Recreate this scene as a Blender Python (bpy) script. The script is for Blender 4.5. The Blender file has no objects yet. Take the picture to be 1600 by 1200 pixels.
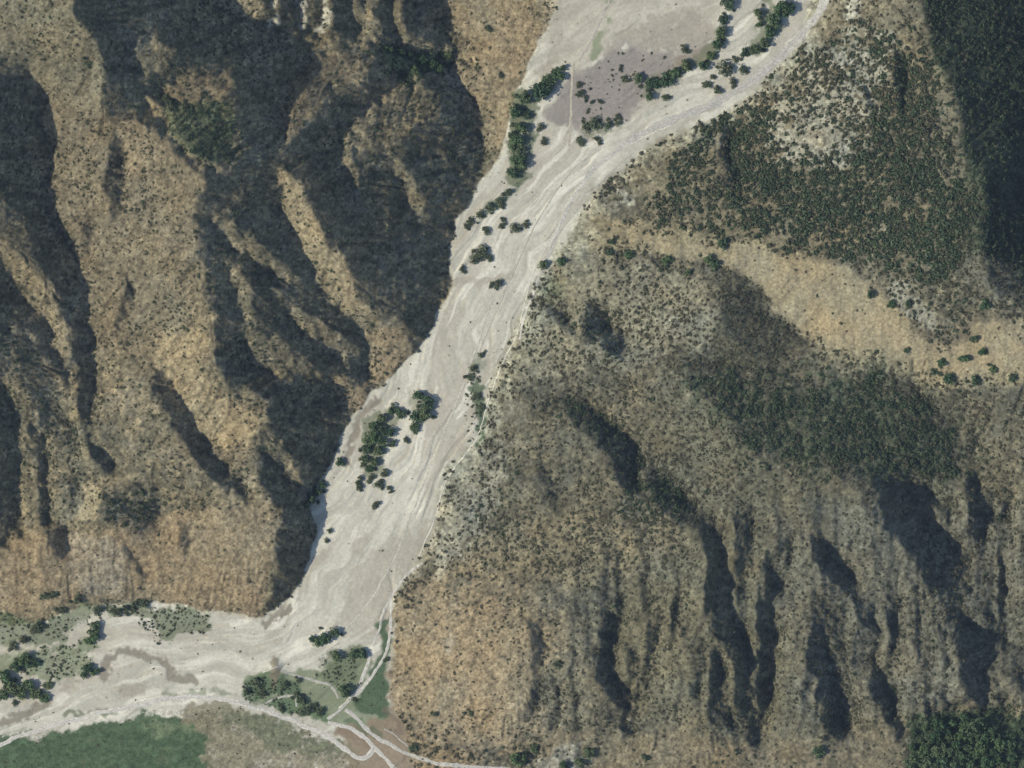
import bpy, math, random
import numpy as np

# ------------------------------------------------------------------ camera, sky, sun, exposure
scene = bpy.context.scene
MPP = 0.5                       # metres of ground per photograph pixel
CAM_H = 20000.0
cam_d = bpy.data.cameras.new('survey_camera')
cam = bpy.data.objects.new('survey_camera', cam_d)
scene.collection.objects.link(cam)
cam.location = (0, 0, CAM_H)
cam_d.sensor_width = 36.0
cam_d.lens = 36.0 * (CAM_H - 25.0) / 800.0
cam_d.clip_start = 100.0
cam_d.clip_end = 60000.0
scene.camera = cam

SUN_EL, SUN_FROM = math.radians(42), math.radians(192)     # light comes from the left, slightly from the bottom
sun_d = bpy.data.lights.new('sun', 'SUN')
sun_d.energy = 4.0
sun_d.angle = math.radians(0.5)
sun_d.color = (1.0, 0.935, 0.82)
sun = bpy.data.objects.new('sun', sun_d)
scene.collection.objects.link(sun)
sv = (math.cos(SUN_EL) * math.cos(SUN_FROM), math.cos(SUN_EL) * math.sin(SUN_FROM), math.sin(SUN_EL))
sun.rotation_euler = (math.pi / 2 - SUN_EL, 0, math.atan2(sv[1], sv[0]) + math.pi / 2)
sun.location = (sv[0] * 900, sv[1] * 900, sv[2] * 900)

world = bpy.data.worlds.new('World')
scene.world = world
world.use_nodes = True
wn = world.node_tree
wn.nodes.clear()
sky = wn.nodes.new('ShaderNodeTexSky')
sky.sky_type = 'NISHITA'
sky.sun_disc = False
sky.ozone_density = 3.0
sky.sun_elevation = SUN_EL
sky.sun_rotation = math.pi / 2 - math.atan2(sv[1], sv[0])
bgn = wn.nodes.new('ShaderNodeBackground')
bgn.inputs['Strength'].default_value = 0.13
wo = wn.nodes.new('ShaderNodeOutputWorld')
wn.links.new(sky.outputs[0], bgn.inputs[0])
wn.links.new(bgn.outputs[0], wo.inputs[0])

scene.view_settings.view_transform = 'Standard'
scene.view_settings.look = 'None'
scene.view_settings.exposure = 0.0
scene.view_settings.gamma = 1.0
scene.render.filter_size = 1.9

rng = np.random.default_rng(11)
random.seed(11)
COL = scene.collection

# ------------------------------------------------------------------ helpers
def wx(x): return (x - 800.0) * MPP
def wy(y): return (600.0 - y) * MPP

def vnoise(x, y, seed):
    xi = np.floor(x).astype(np.int64); yi = np.floor(y).astype(np.int64)
    fx = x - xi; fy = y - yi
    fx = fx * fx * (3 - 2 * fx); fy = fy * fy * (3 - 2 * fy)
    tab = np.random.default_rng(seed).random(65536)
    def h(a, b): return tab[((a * 7919 + 31337) ^ (b * 104729 + 77)) & 65535]
    a = h(xi, yi); b = h(xi + 1, yi); c = h(xi, yi + 1); d = h(xi + 1, yi + 1)
    return (a + (b - a) * fx) * (1 - fy) + (c + (d - c) * fx) * fy

def fbm(x, y, scale, octs, seed, gain=0.5, sy=None):
    sy = sy or scale
    t = 0; amp = 1; tot = 0
    u = x / scale; v = y / sy
    for k in range(octs):
        t = t + amp * vnoise(u + 17.3 * k, v - 9.1 * k, seed + k)
        tot += amp; amp *= gain; u, v = (u * 1.6 + v * 1.2), (-u * 1.2 + v * 1.6)
    return t / tot

def ridged(x, y, scale, octs, seed, sy=None):
    sy = sy or scale
    t = 0; amp = 1; tot = 0
    u = x / scale; v = y / sy
    for k in range(octs):
        t = t + amp * (1 - np.abs(2 * vnoise(u + 5.7 * k, v + 3.3 * k, seed + k) - 1))
        tot += amp; amp *= 0.5; u = u * 2.03; v = v * 2.03
    return t / tot

def box1(a, r, ax):
    n = a.shape[ax]
    pad = [(0, 0), (0, 0)]; pad[ax] = (r + 1, r)
    c = np.cumsum(np.pad(a, pad, mode='edge'), axis=ax)
    hi = np.take(c, np.arange(2 * r + 1, 2 * r + 1 + n), axis=ax)
    lo = np.take(c, np.arange(0, n), axis=ax)
    return (hi - lo) / (2 * r + 1)

def blur(a, r, k=2):
    if r < 1: return a
    for _ in range(k): a = box1(box1(a, r, 0), r, 1)
    return a

def sstep(a, b, x):
    t = np.clip((x - a) / (b - a), 0, 1)
    return t * t * (3 - 2 * t)

# ------------------------------------------------------------------ grid (pixel coordinates of the survey frame, y down)
H = 0.9
MARG = 70.0
NX = int((800 + 2 * MARG) / H) // 8 * 8
NY = int((600 + 2 * MARG) / H) // 8 * 8
gx_w = (np.arange(NX) - (NX - 1) / 2) * H
gy_w = (np.arange(NY) - (NY - 1) / 2) * H
XW, YW = np.meshgrid(gx_w, gy_w)                 # world metres, row = y up
PX = XW / MPP + 800; PY = 600 - YW / MPP         # frame pixels
n1 = fbm(PX, PY, 46, 3, 101) - .5; n2 = fbm(PX, PY, 46, 3, 202) - .5
n3 = fbm(PX, PY, 11, 2, 303) - .5; n4 = fbm(PX, PY, 11, 2, 404) - .5
n5 = fbm(PX, PY, 150, 2, 505) - .5; n6 = fbm(PX, PY, 150, 2, 606) - .5
n7 = fbm(PX, PY, 5, 2, 707) - .5; n8 = fbm(PX, PY, 5, 2, 808) - .5
WPX = PX + n1 * 20 + n3 * 22 + n7 * 12
WPY = PY + n2 * 26 + n4 * 22 + n8 * 12
CPX = PX + n5 * 50 + n1 * 28 + n3 * 14
CPY = PY + n6 * 50 + n2 * 28 + n4 * 14
BPX = PX + n1 * 9 + n3 * 13 + n7 * 8
BPY = PY + n2 * 9 + n4 * 13 + n8 * 8

def ext(p):
    q = []
    for x, y in p:
        x = -400 if x <= 0 else 2000 if x >= 1600 else x
        y = -400 if y <= 0 else 1600 if y >= 1200 else y
        q.append((x, y))
    return q

def pmask(poly, X=None, Y=None):
    X = WPX if X is None else X; Y = WPY if Y is None else Y
    p = np.array(ext(poly), float)
    out = np.zeros(X.shape, bool)
    x0, y0 = p.min(0); x1, y1 = p.max(0)
    if X.ndim == 2:
        cols = np.where((PX[0] > x0 - 40) & (PX[0] < x1 + 40))[0]
        rows = np.where((PY[:, 0] > y0 - 40) & (PY[:, 0] < y1 + 40))[0]
        if len(cols) == 0 or len(rows) == 0: return out
        sl = (slice(rows[0], rows[-1] + 1), slice(cols[0], cols[-1] + 1))
    else:
        sl = slice(None)
    xs = X[sl]; ys = Y[sl]
    m = np.zeros(xs.shape, bool)
    j = len(p) - 1
    for i in range(len(p)):
        xi, yi = p[i]; xj, yj = p[j]
        if yi != yj:
            c = ((yi > ys) != (yj > ys)) & (xs < (xj - xi) * (ys - yi) / (yj - yi) + xi)
            m ^= c
        j = i
    out[sl] = m
    return out

def spline(pts, step=4.0):
    p = np.array(pts, float)
    out = []
    for i in range(len(p) - 1):
        a = p[max(i - 1, 0)]; b = p[i]; c = p[i + 1]; d = p[min(i + 2, len(p) - 1)]
        n = max(2, int(np.hypot(*(c - b)) / step))
        t = np.linspace(0, 1, n, endpoint=False)[:, None]
        out.append(.5 * ((2 * b) + (c - a) * t + (2 * a - 5 * b + 4 * c - d) * t ** 2 + (3 * b - a - 3 * c + d) * t ** 3))
    out.append(p[-1:])
    return np.vstack(out)

# ------------------------------------------------------------------ valley floor outline and river centre line
VALLEY = [(880,0),(868,25),(845,60),(825,95),(812,130),(800,160),(790,200),(785,240),(772,262),(752,280),(742,302),
 (720,330),(712,350),(706,385),(700,405),(710,440),(705,460),(685,485),(674,515),(652,545),(625,572),(593,600),(568,626),
 (550,652),(533,675),(526,700),(518,722),(497,757),(482,795),(497,824),(488,860),(475,900),(457,930),(425,953),(405,968),
 (370,962),(320,955),(250,943),(180,945),(110,955),(50,975),(0,990),(0,1200),(700,1200),(640,1165),(618,1110),(612,1050),
 (615,980),(612,930),(640,890),(675,840),(688,780),(695,730),(735,705),(755,660),(765,600),(785,560),(800,530),(825,470),
 (850,430),(885,375),(905,330),(945,285),(990,245),(1045,212),(1110,192),(1150,168),(1185,135),(1225,95),(1262,52),(1295,0)]
CENTRE = [(1380,-180),(1290,-60),(1225,50),(1120,140),(1000,195),(900,260),(830,350),(770,450),(715,550),(675,640),(635,730),
 (590,820),(545,910),(480,985),(400,1035),(300,1040),(200,1055),(100,1095),(-60,1150),(-220,1200)]
valley = pmask(VALLEY, BPX, BPY)
cl = spline(CENTRE, 14)
seg = np.diff(cl, axis=0); sl_ = np.hypot(seg[:, 0], seg[:, 1]); scum = np.concatenate([[0], np.cumsum(sl_)])
best = np.full(PX.shape, 1e9); S = np.zeros(PX.shape); Dd = np.zeros(PX.shape)
for i in range(len(seg)):
    ax, ay = cl[i]; ux, uy = seg[i] / sl_[i]
    rx = PX - ax; ry = PY - ay
    t = np.clip(rx * ux + ry * uy, 0, sl_[i])
    dx = rx - t * ux; dy = ry - t * uy
    d = np.hypot(dx, dy)
    m = d < best
    best[m] = d[m]; S[m] = (scum[i] + t)[m]; Dd[m] = (d * np.sign(ux * ry - uy * rx))[m]
west_side = Dd > 0                                 # Dd > 0: left of the picture (west bank)
valley_f = blur(valley.astype(float), 3)

# ------------------------------------------------------------------ terrain: slope field -> heights
# slope east-west that each face of the mountains has (negative: falls away from the sun)
gx = np.where(west_side, 0.34, 0.27).astype(float)
gy = np.where(west_side, 0.05, 0.10).astype(float)
DK, DM = -1.07, -0.45
SLOPES = [
 # --- west mountain
 (DK, [(130,0),(120,30),(150,55),(160,90),(165,150),(165,180),(190,182),(230,195),(260,225),(300,255),(325,285),(315,310),(305,345),
   (310,390),(322,430),(315,460),(330,490),(335,520),(345,560),(352,600),(380,605),(415,620),(413,670),(400,700),(400,760),(440,795),(482,795),
   (497,757),(518,722),(526,700),(533,675),(550,652),(568,626),(593,600),(625,572),(652,545),(674,515),(685,485),(705,460),(710,440),(700,405),
   (706,385),(712,350),(720,330),(742,302),(752,280),(757,240),(752,190),(750,100),(735,95),(705,60),(680,0)]),
 (-0.93, [(500,330),(480,300),(545,240),(600,225),(660,200),(735,190),(757,240),(745,300),(712,345),(706,385),(700,405),(710,440),(674,515),(652,545),(612,500),(580,478),(552,436),(535,405)]),
 (-0.90, [(440,225),(520,212),(560,188),(600,148),(640,118),(650,92),(600,105),(575,130),(545,145),(515,155),(505,182),(465,208)]),
 (-0.90, [(325,290),(420,265),(435,300),(462,360),(482,420),(520,470),(565,512),(570,555),(520,520),(450,470),(400,440),(340,400),(312,350)]),
 (-0.1, [(205,75),(240,65),(275,80),(270,110),(235,115),(205,100)]),
 (-0.05, [(250,135),(300,118),(355,108),(372,125),(340,145),(310,160),(270,152)]),
 (-0.5, [(240,160),(310,165),(370,130),(372,190),(380,250),(345,270),(320,260),(270,215)]),
 (-0.15, [(487,100),(540,88),(590,90),(575,125),(545,140),(512,150),(502,178),(462,205),(445,215),(440,180),(455,140)]),
 (-0.2, [(650,118),(602,152),(562,192),(530,215),(540,238),(575,228),(605,222),(650,195),(690,172),(700,150)]),
 (-0.1, [(705,100),(735,96),(752,102),(752,170),(735,165),(715,130)]),
 (0.25, [(340,0),(402,0),(406,30),(397,40),(370,26),(345,14)]),
 (0.3, [(426,0),(434,0),(438,40),(430,38)]), (0.3, [(468,0),(477,0),(480,48),(470,46)]), (0.3, [(500,0),(508,0),(510,55),(502,55)]),
 (0.1, [(548,25),(560,0),(585,0),(590,50),(560,52)]), (0.05, [(605,0),(625,20),(640,55),(615,58)]),
 (0.15, [(440,62),(500,58),(560,62),(640,55),(690,68),(720,80),(700,84),(640,70),(560,70),(480,68)]),
 (0.30, [(430,265),(450,298),(440,325),(465,360),(480,388),(484,415),(500,437),(520,465),(540,490),(568,510),(572,560),(582,597),
   (612,578),(645,552),(652,535),(612,503),(580,480),(552,440),(535,410),(512,375),(496,345),(480,310),(462,275)]),
 (0.35, [(600,236),(618,250),(640,285),(662,318),(664,338),(650,330),(640,305),(622,275)]),
 (0.25, [(527,222),(540,232),(556,270),(556,300),(546,290),(536,255)]),
 (0.25, [(355,415),(370,412),(392,455),(394,500),(380,492),(370,450)]),
 (0.1, [(330,345),(365,350),(400,375),(430,405),(470,430),(460,440),(410,412),(360,375)]),
 (0.0, [(440,480),(490,490),(530,520),(560,560),(520,560),(480,530)]),
 (0.0, [(380,520),(430,520),(470,560),(500,590),(440,590),(400,570)]),
 (0.2, [(520,590),(575,602),(570,625),(550,640),(530,640),(518,615)]),
 (0.15, [(405,690),(430,690),(460,735),(475,768),(462,772),(440,735),(415,710)]),
 (0.1, [(360,600),(408,640),(414,665),(398,700),(396,745),(380,720),(362,660)]),
 # west gullies
 (-1.0, [(0,108),(35,105),(55,125),(72,155),(76,200),(75,260),(76,300),(86,340),(92,364),(107,385),(126,410),(134,450),(140,500),(148,530),
   (150,560),(148,620),(135,648),(140,682),(162,700),(179,725),(175,742),(150,722),(125,678),(120,625),(118,570),(110,532),(100,500),(84,455),(60,410),(40,370),(20,320),(0,280)]),
 (-0.5, [(0,280),(20,320),(45,370),(60,410),(75,455),(50,430),(15,380),(0,362)]),
 (-0.95, [(0,420),(10,412),(27,460),(47,485),(72,505),(84,530),(112,565),(118,600),(100,590),(70,545),(40,520),(0,490)]),
 (-0.5, [(0,490),(40,520),(70,545),(100,590),(110,640),(122,700),(130,760),(128,800),(80,800),(78,700),(60,640),(30,600),(0,590)]),
 (-0.95, [(8,600),(24,640),(29,720),(29,800),(33,852),(15,850),(0,845),(0,600)]),
 (-0.9, [(52,640),(66,690),(75,712),(76,830),(62,830),(56,760),(48,700)]),
 (-1.0, [(75,822),(105,828),(108,865),(80,870)]),
 (-0.95, [(235,562),(265,587),(277,608),(300,650),(315,672),(326,700),(333,720),(362,742),(395,790),(372,775),(318,742),(300,714),(286,677),(261,647),(238,617)]),
 (-0.75, [(180,195),(192,225),(195,260),(196,300),(178,340),(168,330),(158,290),(165,240)]),
 (-0.9, [(195,420),(208,445),(200,490),(188,520),(180,515),(192,470)]),
 (-0.85, [(132,355),(152,362),(145,395),(132,390)]),
 (-0.6, [(160,765),(245,760),(255,800),(240,830),(190,832),(155,815)]),
 (-0.75, [(195,850),(215,870),(230,905),(220,905),(200,880)]), (-0.75, [(275,818),(290,835),(294,880),(286,880),(280,850)]),
 (-0.82, [(440,792),(482,795),(497,824),(488,860),(475,900),(457,930),(430,952),(407,966),(405,958),(420,930),(437,900),(434,870),(437,830)]),
 (0.30, [(690,0),(880,0),(868,25),(845,60),(825,95),(812,130),(800,160),(790,200),(785,240),(757,240),(755,190),(754,100),(720,75),(700,40)]),
 (-0.85, [(684,20),(694,30),(708,55),(706,68),(694,55)]),
 # --- east mountain
 (-0.6, [(1410,0),(1440,30),(1455,60),(1462,100),(1480,130),(1490,170),(1500,200),(1512,240),(1530,270),(1532,400),(1534,440),(1560,472),(1600,495),(1600,0)]),
 (-0.72, [(1560,130),(1600,110),(1600,400),(1580,430),(1535,420),(1530,300),(1545,260),(1565,220)]),
 (-0.9, [(1395,70),(1408,85),(1414,130),(1413,175),(1400,178),(1396,130)]),
 (-0.85, [(1125,205),(1145,208),(1152,290),(1128,290)]), (-0.6, [(1350,130),(1370,150),(1362,165),(1340,150)]),
 (-0.3, [(1130,425),(1160,430),(1185,470),(1240,505),(1262,545),(1240,560),(1160,545),(1120,500)]),
 (-0.4, [(1060,565),(1180,572),(1280,600),(1370,592),(1420,602),(1480,650),(1530,690),(1520,720),(1450,738),(1400,762),(1350,750),(1280,740),
   (1200,720),(1150,690),(1120,650),(1080,610)]),
 (-0.72, [(850,482),(872,478),(882,508),(900,530),(892,500),(925,482),(955,500),(977,530),(975,560),(948,556),(925,530),(905,534),(868,520)]),
 (-0.8, [(905,612),(935,645),(960,660),(977,677),(1002,705),(1015,730),(1022,748),(1005,770),
   (985,775),(962,745),(940,710),(915,685),(895,645)]),
 (-0.62, [(1000,705),(1020,735),(1045,757),(1075,778),(1095,800),(1110,830),(1128,862),(1095,862),(1070,825),(1035,795),(1000,765)]),
 (-0.6, [(820,628),(900,612),(915,645),(915,682),(880,655),(830,648)]),
 (-0.5, [(830,725),(850,735),(868,770),(870,795),(850,790),(835,760)]),
 (-0.8, [(812,805),(822,812),(812,845),(805,850)]),
 (-0.8, [(820,960),(842,965),(848,1040),(842,1080),(832,1130),(822,1125),(828,1060)]),
 (-1.0, [(945,960),(963,965),(964,1000),(957,1045),(960,1065),(985,1085),(993,1110),(985,1122),(988,1152),(977,1153),(970,1130),(962,1100),(942,1070),(928,1042),(940,1005)]),
 (-1.0, [(978,1002),(996,1002),(992,1040),(986,1072),(973,1070),(972,1040)]),
 (-1.0, [(1018,955),(1032,950),(1031,975),(1022,1010),(1014,1050),(1009,1102),(1001,1102),(1001,1040),(1008,990)]),
 (-0.9, [(1046,935),(1057,940),(1060,1012),(1050,1016),(1046,980)]),
 (-1.05, [(1090,860),(1125,862),(1137,900),(1140,960),(1157,985),(1170,1020),(1174,1060),(1175,1110),(1183,1140),(1190,1165),(1173,1162),(1158,1130),(1148,1080),(1143,1040),(1120,1000),(1106,960),(1094,910)]),
 (-0.85, [(1108,1025),(1127,1018),(1127,1060),(1118,1110),(1112,1152),(1097,1146),(1104,1100)]),
 (-0.8, [(1078,1055),(1095,1052),(1088,1090),(1067,1100),(1058,1092)]),
 (-1.0, [(1190,870),(1212,880),(1213,960),(1209,1030),(1202,1050),(1196,1122),(1182,1120),(1180,1060),(1185,980)]),
 (-1.05, [(1258,830),(1277,838),(1297,865),(1318,887),(1334,900),(1342,920),(1359,945),(1367,975),(1368,1000),(1368,1030),(1387,1050),(1394,1075),(1409,1100),(1413,1125),(1408,1158),(1394,1152),(1385,1125),
   (1370,1095),(1350,1062),(1328,1042),(1326,1020),(1336,1000),(1336,970),(1330,945),(1312,922),(1292,900),(1272,872)]),
 (-1.0, [(1264,970),(1278,985),(1284,1020),(1297,1050),(1309,1087),(1317,1110),(1327,1137),(1338,1154),(1318,1154),(1296,1147),(1284,1137),(1281,1112),(1273,1090),(1268,1062),(1262,1030),(1254,1020)]),
 (-0.8, [(1385,945),(1398,960),(1402,1020),(1390,1025),(1380,990)]),
 (-1.05, [(1388,760),(1412,775),(1434,795),(1459,825),(1489,845),(1507,865),(1514,887),(1512,905),(1505,932),(1512,962),(1524,982),(1542,985),(1543,1025),(1541,1102),(1520,1102),(1500,1090),
   (1490,1040),(1482,1000),(1484,965),(1466,932),(1445,900),(1420,875),(1400,850),(1386,812),(1378,785)]),
 (-0.9, [(1435,752),(1455,775),(1475,800),(1489,825),(1475,826),(1460,807),(1443,785)]),
 (-0.95, [(1520,720),(1529,740),(1534,775),(1549,807),(1538,828),(1515,845),(1500,830),(1518,818),(1517,785),(1512,750)]),
 (-0.9, [(1572,1000),(1600,990),(1600,1095),(1578,1085),(1570,1040)]),
 (-0.95, [(1436,1058),(1452,1062),(1458,1112),(1446,1116)]), (-0.95, [(1470,1066),(1486,1068),(1490,1112),(1474,1114)]),
 (0.0, [(1420,1120),(1470,1118),(1500,1105),(1545,1110),(1565,1135),(1600,1130),(1600,1200),(1400,1200)]),
 (0.02, [(640,1165),(700,1185),(760,1178),(830,1172),(940,1178),(1000,1200),(700,1200)]),
]
def thin(pts, w):
    p = np.array(pts, float); n = len(p)
    ww = w * np.array([.35] + [1.0] * (n - 2) + [.5])
    return [(x - k, y) for (x, y), k in zip(p, ww)] + [(x + k, y) for (x, y), k in list(zip(p, ww))[::-1]]
for pts, w in [([(1068,920),(1064,990),(1055,1060),(1052,1100)],4), ([(1150,870),(1163,930),(1172,990)],4), ([(1238,930),(1248,1010),(1246,1095)],4.5),
               ([(1302,960),(1316,1030),(1338,1100)],5), ([(1420,890),(1432,980),(1444,1060)],5), ([(1468,950),(1478,1040),(1476,1070)],4.5),
               ([(1556,850),(1563,940),(1570,1010)],5), ([(1592,870),(1588,960),(1590,1000)],5), ([(890,1000),(902,1070),(904,1135)],4), ([(862,1050),(873,1120),(872,1150)],3.5),
               ([(1012,870),(1016,920),(1014,960)],3.5), ([(1225,830),(1228,880),(1222,930)],4), ([(1345,800),(1350,860),(1362,930)],4.5), ([(1120,1080),(1140,1130),(1145,1160)],4),
               ([(1575,740),(1572,800),(1578,850)],4), ([(1008,1110),(1030,1140),(1035,1160)],3)]:
    SLOPES.append((-.85, thin(pts, w)))
for g, poly in SLOPES:
    m = pmask(poly)
    gx[m] = g * 1.2 if g < -.7 and g != DK else g
# crests are rounded: the fall begins gently on the sunny side and steepens towards the gully
Lc = 5
cs = np.cumsum(np.pad(gx, ((0, 0), (Lc, 0)), mode='edge'), axis=1)
soft = (cs[:, Lc:] - np.pad(cs, ((0, 0), (0, 0)))[:, :-Lc]) / Lc
soft = np.concatenate([soft[:, :1], soft[:, :-1]], 1) if soft.shape[1] != NX else soft
gx = np.where(gx < -.4, np.maximum(gx, .4 * soft + .6 * gx), gx)
# the far wall of each gully faces the sun and is steep
dk = (gx < -.68)
for k in range(2, 9):
    sh = np.zeros_like(dk); sh[:, k:] = dk[:, :-k]
    w_ = sh & ~dk & ~valley
    gx[w_] = np.maximum(gx[w_], .72 - .05 * k)
gx = blur(gx, 1, 1)
# slopes north-south
for g, poly in [
  (0.75, [(0,860),(60,850),(110,850),(170,840),(290,800),(430,790),(436,860),(410,965),(320,955),(250,943),(110,955),(0,990)]),
  (0.30, [(800,850),(1000,830),(1200,800),(1600,830),(1600,1115),(1400,1140),(1200,1165),(840,1160)]),
  (0.35, [(1060,565),(1280,590),(1480,610),(1600,620),(1600,800),(1200,760),(1100,700)]),
  (-0.1, [(920,330),(1400,330),(1600,480),(1600,560),(1300,560),(1000,480)]),
  (-0.25, [(1000,190),(1300,60),(1500,220),(1530,400),(1250,400),(1000,330)]),
  (0.45, [(440,0),(700,0),(690,66),(560,60),(440,60)]),
  ]:
    gy[pmask(poly)] = g
gy = blur(gy, 6, 2)
rough = 1 - valley_f
ribs = blur(np.where(pmask([(880,880),(1000,830),(1200,780),(1600,740),(1600,1110),(1400,1140),(1200,1160),(860,1150)]), 1.0, 0) +
            np.where(pmask([(0,600),(120,600),(180,740),(150,840),(0,860)]), .7, 0) + np.where(pmask([(400,0),(680,0),(690,60),(420,60)]), .9, 0), 8)
rib_n = .65 * (fbm(XW + n1 * 12, YW, 8, 2, 930, sy=110) - .5) + .65 * (fbm(XW + n1 * 9 + n3 * 3, YW, 3.4, 2, 940, sy=42) - .5)
gx += rough * ribs * rib_n * 3.5
gx += rough * ((fbm(XW, YW, 26, 4, 900) - .5) * 0.6 + (fbm(XW, YW, 9, 3, 910) - .5) * .45 * (gx > -.8))
gy += rough * ((fbm(XW, YW, 26, 4, 950) - .5) * 0.45)

flow = 0.02
Z0 = (1150 - PY) * MPP * flow + 1.0
fixed = valley.copy()
# the corner of the survey at the bottom right and bottom edge is low ground too
low = pmask([(1420,1160),(1600,1165),(1600,1200),(640,1200),(700,1192),(1000,1196)], PX, PY)
WX, WYc = 1.0, 0.16

def solve(gx, gy, fixed, Z0):
    levels = []
    a, b, f, z0, h = gx, gy, fixed.astype(float), Z0, H
    levels.append((a, b, f, z0, h))
    while min(a.shape) > 14 and a.shape[0] % 2 == 0 and a.shape[1] % 2 == 0:
        ds = lambda q: .25 * (q[0::2, 0::2] + q[1::2, 0::2] + q[0::2, 1::2] + q[1::2, 1::2])
        a, b, f, z0, h = ds(a), ds(b), ds(f), ds(z0), h * 2
        levels.append((a, b, f, z0, h))
    z = None
    for L in range(len(levels) - 1, -1, -1):
        a, b, f, z0, h = levels[L]
        ny, nx = a.shape
        if z is None:
            z = z0.copy()
        else:
            up = np.repeat(np.repeat(z, 2, 0), 2, 1)
            z = blur(up, 1, 1)
        gxh = .5 * (a[:, 1:] + a[:, :-1]) * h * WX       # between columns
        gyh = .5 * (b[1:, :] + b[:-1, :]) * h * WYc
        rhs = np.zeros_like(a)
        rhs[:, 1:] += gxh; rhs[:, :-1] -= gxh
        rhs[1:, :] += gyh; rhs[:-1, :] -= gyh
        den = np.zeros_like(a)
        den[:, 1:] += WX; den[:, :-1] += WX; den[1:, :] += WYc; den[:-1, :] += WYc
        fx = f > 0.5
        z[fx] = z0[fx]
        ii, jj = np.indices(a.shape)
        red = ((ii + jj) % 2 == 0) & ~fx
        blk = ((ii + jj) % 2 == 1) & ~fx
        its = 900 if L >= 4 else 260 if L >= 2 else 90 if L == 1 else 40
        om = 1.85 if L >= 2 else 1.6
        for k in range(its):
            for m in (red, blk):
                s = rhs.copy()
                s[:, 1:] += WX * z[:, :-1]; s[:, :-1] += WX * z[:, 1:]
                s[1:, :] += WYc * z[:-1, :]; s[:-1, :] += WYc * z[1:, :]
                z = np.where(m, z + om * (s / den - z), z)
    return z

Z = solve(gx, gy, fixed, Z0)

# rills: noise dragged along the fall line
gzy, gzx = np.gradient(blur(Z, 4), H)
gl = np.hypot(gzx, gzy) + 1e-6
dxn, dyn = gzx / gl, gzy / gl
base = fbm(XW, YW, 3.2, 2, 555)
acc = base.copy(); cnt = 1
for sgn in (1, -1):
    cx = np.tile(np.arange(NX, dtype=float), (NY, 1)); cy = np.tile(np.arange(NY, dtype=float)[:, None], (1, NX))
    for k in range(13):
        ix = np.clip(cx.astype(int), 0, NX - 1); iy = np.clip(cy.astype(int), 0, NY - 1)
        cx = cx + sgn * dxn[iy, ix] * 1.5; cy = cy + sgn * dyn[iy, ix] * 1.5
        ix = np.clip(cx.astype(int), 0, NX - 1); iy = np.clip(cy.astype(int), 0, NY - 1)
        acc += base[iy, ix]; cnt += 1
rill = acc / cnt
rill = (rill - rill.mean()) / (rill.std() + 1e-6)
slope_w = sstep(.15, .7, gl) * rough
cutn = np.maximum(0, rill - .35)                   # incised runnels
Z = Z - slope_w * np.minimum(cutn, 1.6) * (.5 + 1.6 * fbm(XW, YW, 30, 2, 655))
Z = Z + slope_w * rill * (0.15 + .75 * fbm(XW, YW, 35, 3, 640) ** 1.5) * np.where(west_side, .7, .4)
Z = Z + rough * ((ridged(XW, YW, 15, 3, 700) - .5) * 2.2 + (fbm(XW, YW, 4.5, 3, 720) - .5) * 1.5 + (rng.random(Z.shape) - .5) * 0.22)

# river bed relief: braided channels run along the flow
Dn = Dd * MPP + (fbm(PX, PY, 120, 3, 61) - .5) * 34
Sn = S * MPP
braid = fbm(Dn, Sn, 7.0, 3, 81, sy=75)
fine = fbm(Dn, Sn, 1.7, 2, 87, sy=26)
scarp = sstep(.47, .5, braid)
Z += valley_f * (scarp * .55 * sstep(.4, .6, fbm(XW, YW, 40, 2, 95)) + (fine - .5) * .22 + (fbm(XW, YW, 9, 3, 91) - .5) * .35)
# earth mound by the bend
for (mx, my, mr, mh) in [(424,1050,16,2.6),(430,1040,9,1.6)]:
    Z += mh * np.exp(-(((PX - mx) / mr) ** 2 + ((PY - my) / mr) ** 2))
# muddy channel, slightly sunk
def linedist(pts):
    p = spline(pts, 6); b = np.full(PX.shape, 1e9)
    for i in range(len(p) - 1):
        a = p[i]; u = p[i + 1] - a; L2 = (u ** 2).sum()
        if L2 == 0: continue
        t = np.clip(((BPX - a[0]) * u[0] + (BPY - a[1]) * u[1]) / L2, 0, 1)
        b = np.minimum(b, np.hypot(BPX - a[0] - t * u[0], BPY - a[1] - t * u[1]))
    return b
MUD = [[(160,1058),(168,1035),(182,1022),(215,1018),(245,1028),(262,1045),(272,1060),(300,1062)],
       [(590,622),(568,645),(553,672),(546,700),(541,722)],
       [(415,975),(430,962),(450,950)], [(0,1130),(40,1118),(75,1100)]]
mud = np.zeros(PX.shape)
for k, L in enumerate(MUD):
    mud = np.maximum(mud, 1 - sstep(4, 9, linedist(L)))
Z -= mud * .35 * valley_f

def zat(px, py):
    fx = np.clip((wx(np.asarray(px, float)) - gx_w[0]) / H, 0, NX - 1.001)
    fy = np.clip((wy(np.asarray(py, float)) - gy_w[0]) / H, 0, NY - 1.001)
    i = fx.astype(int); j = fy.astype(int); u = fx - i; v = fy - j
    return (Z[j, i] * (1 - u) + Z[j, i + 1] * u) * (1 - v) + (Z[j + 1, i] * (1 - u) + Z[j + 1, i + 1] * u) * v

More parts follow.
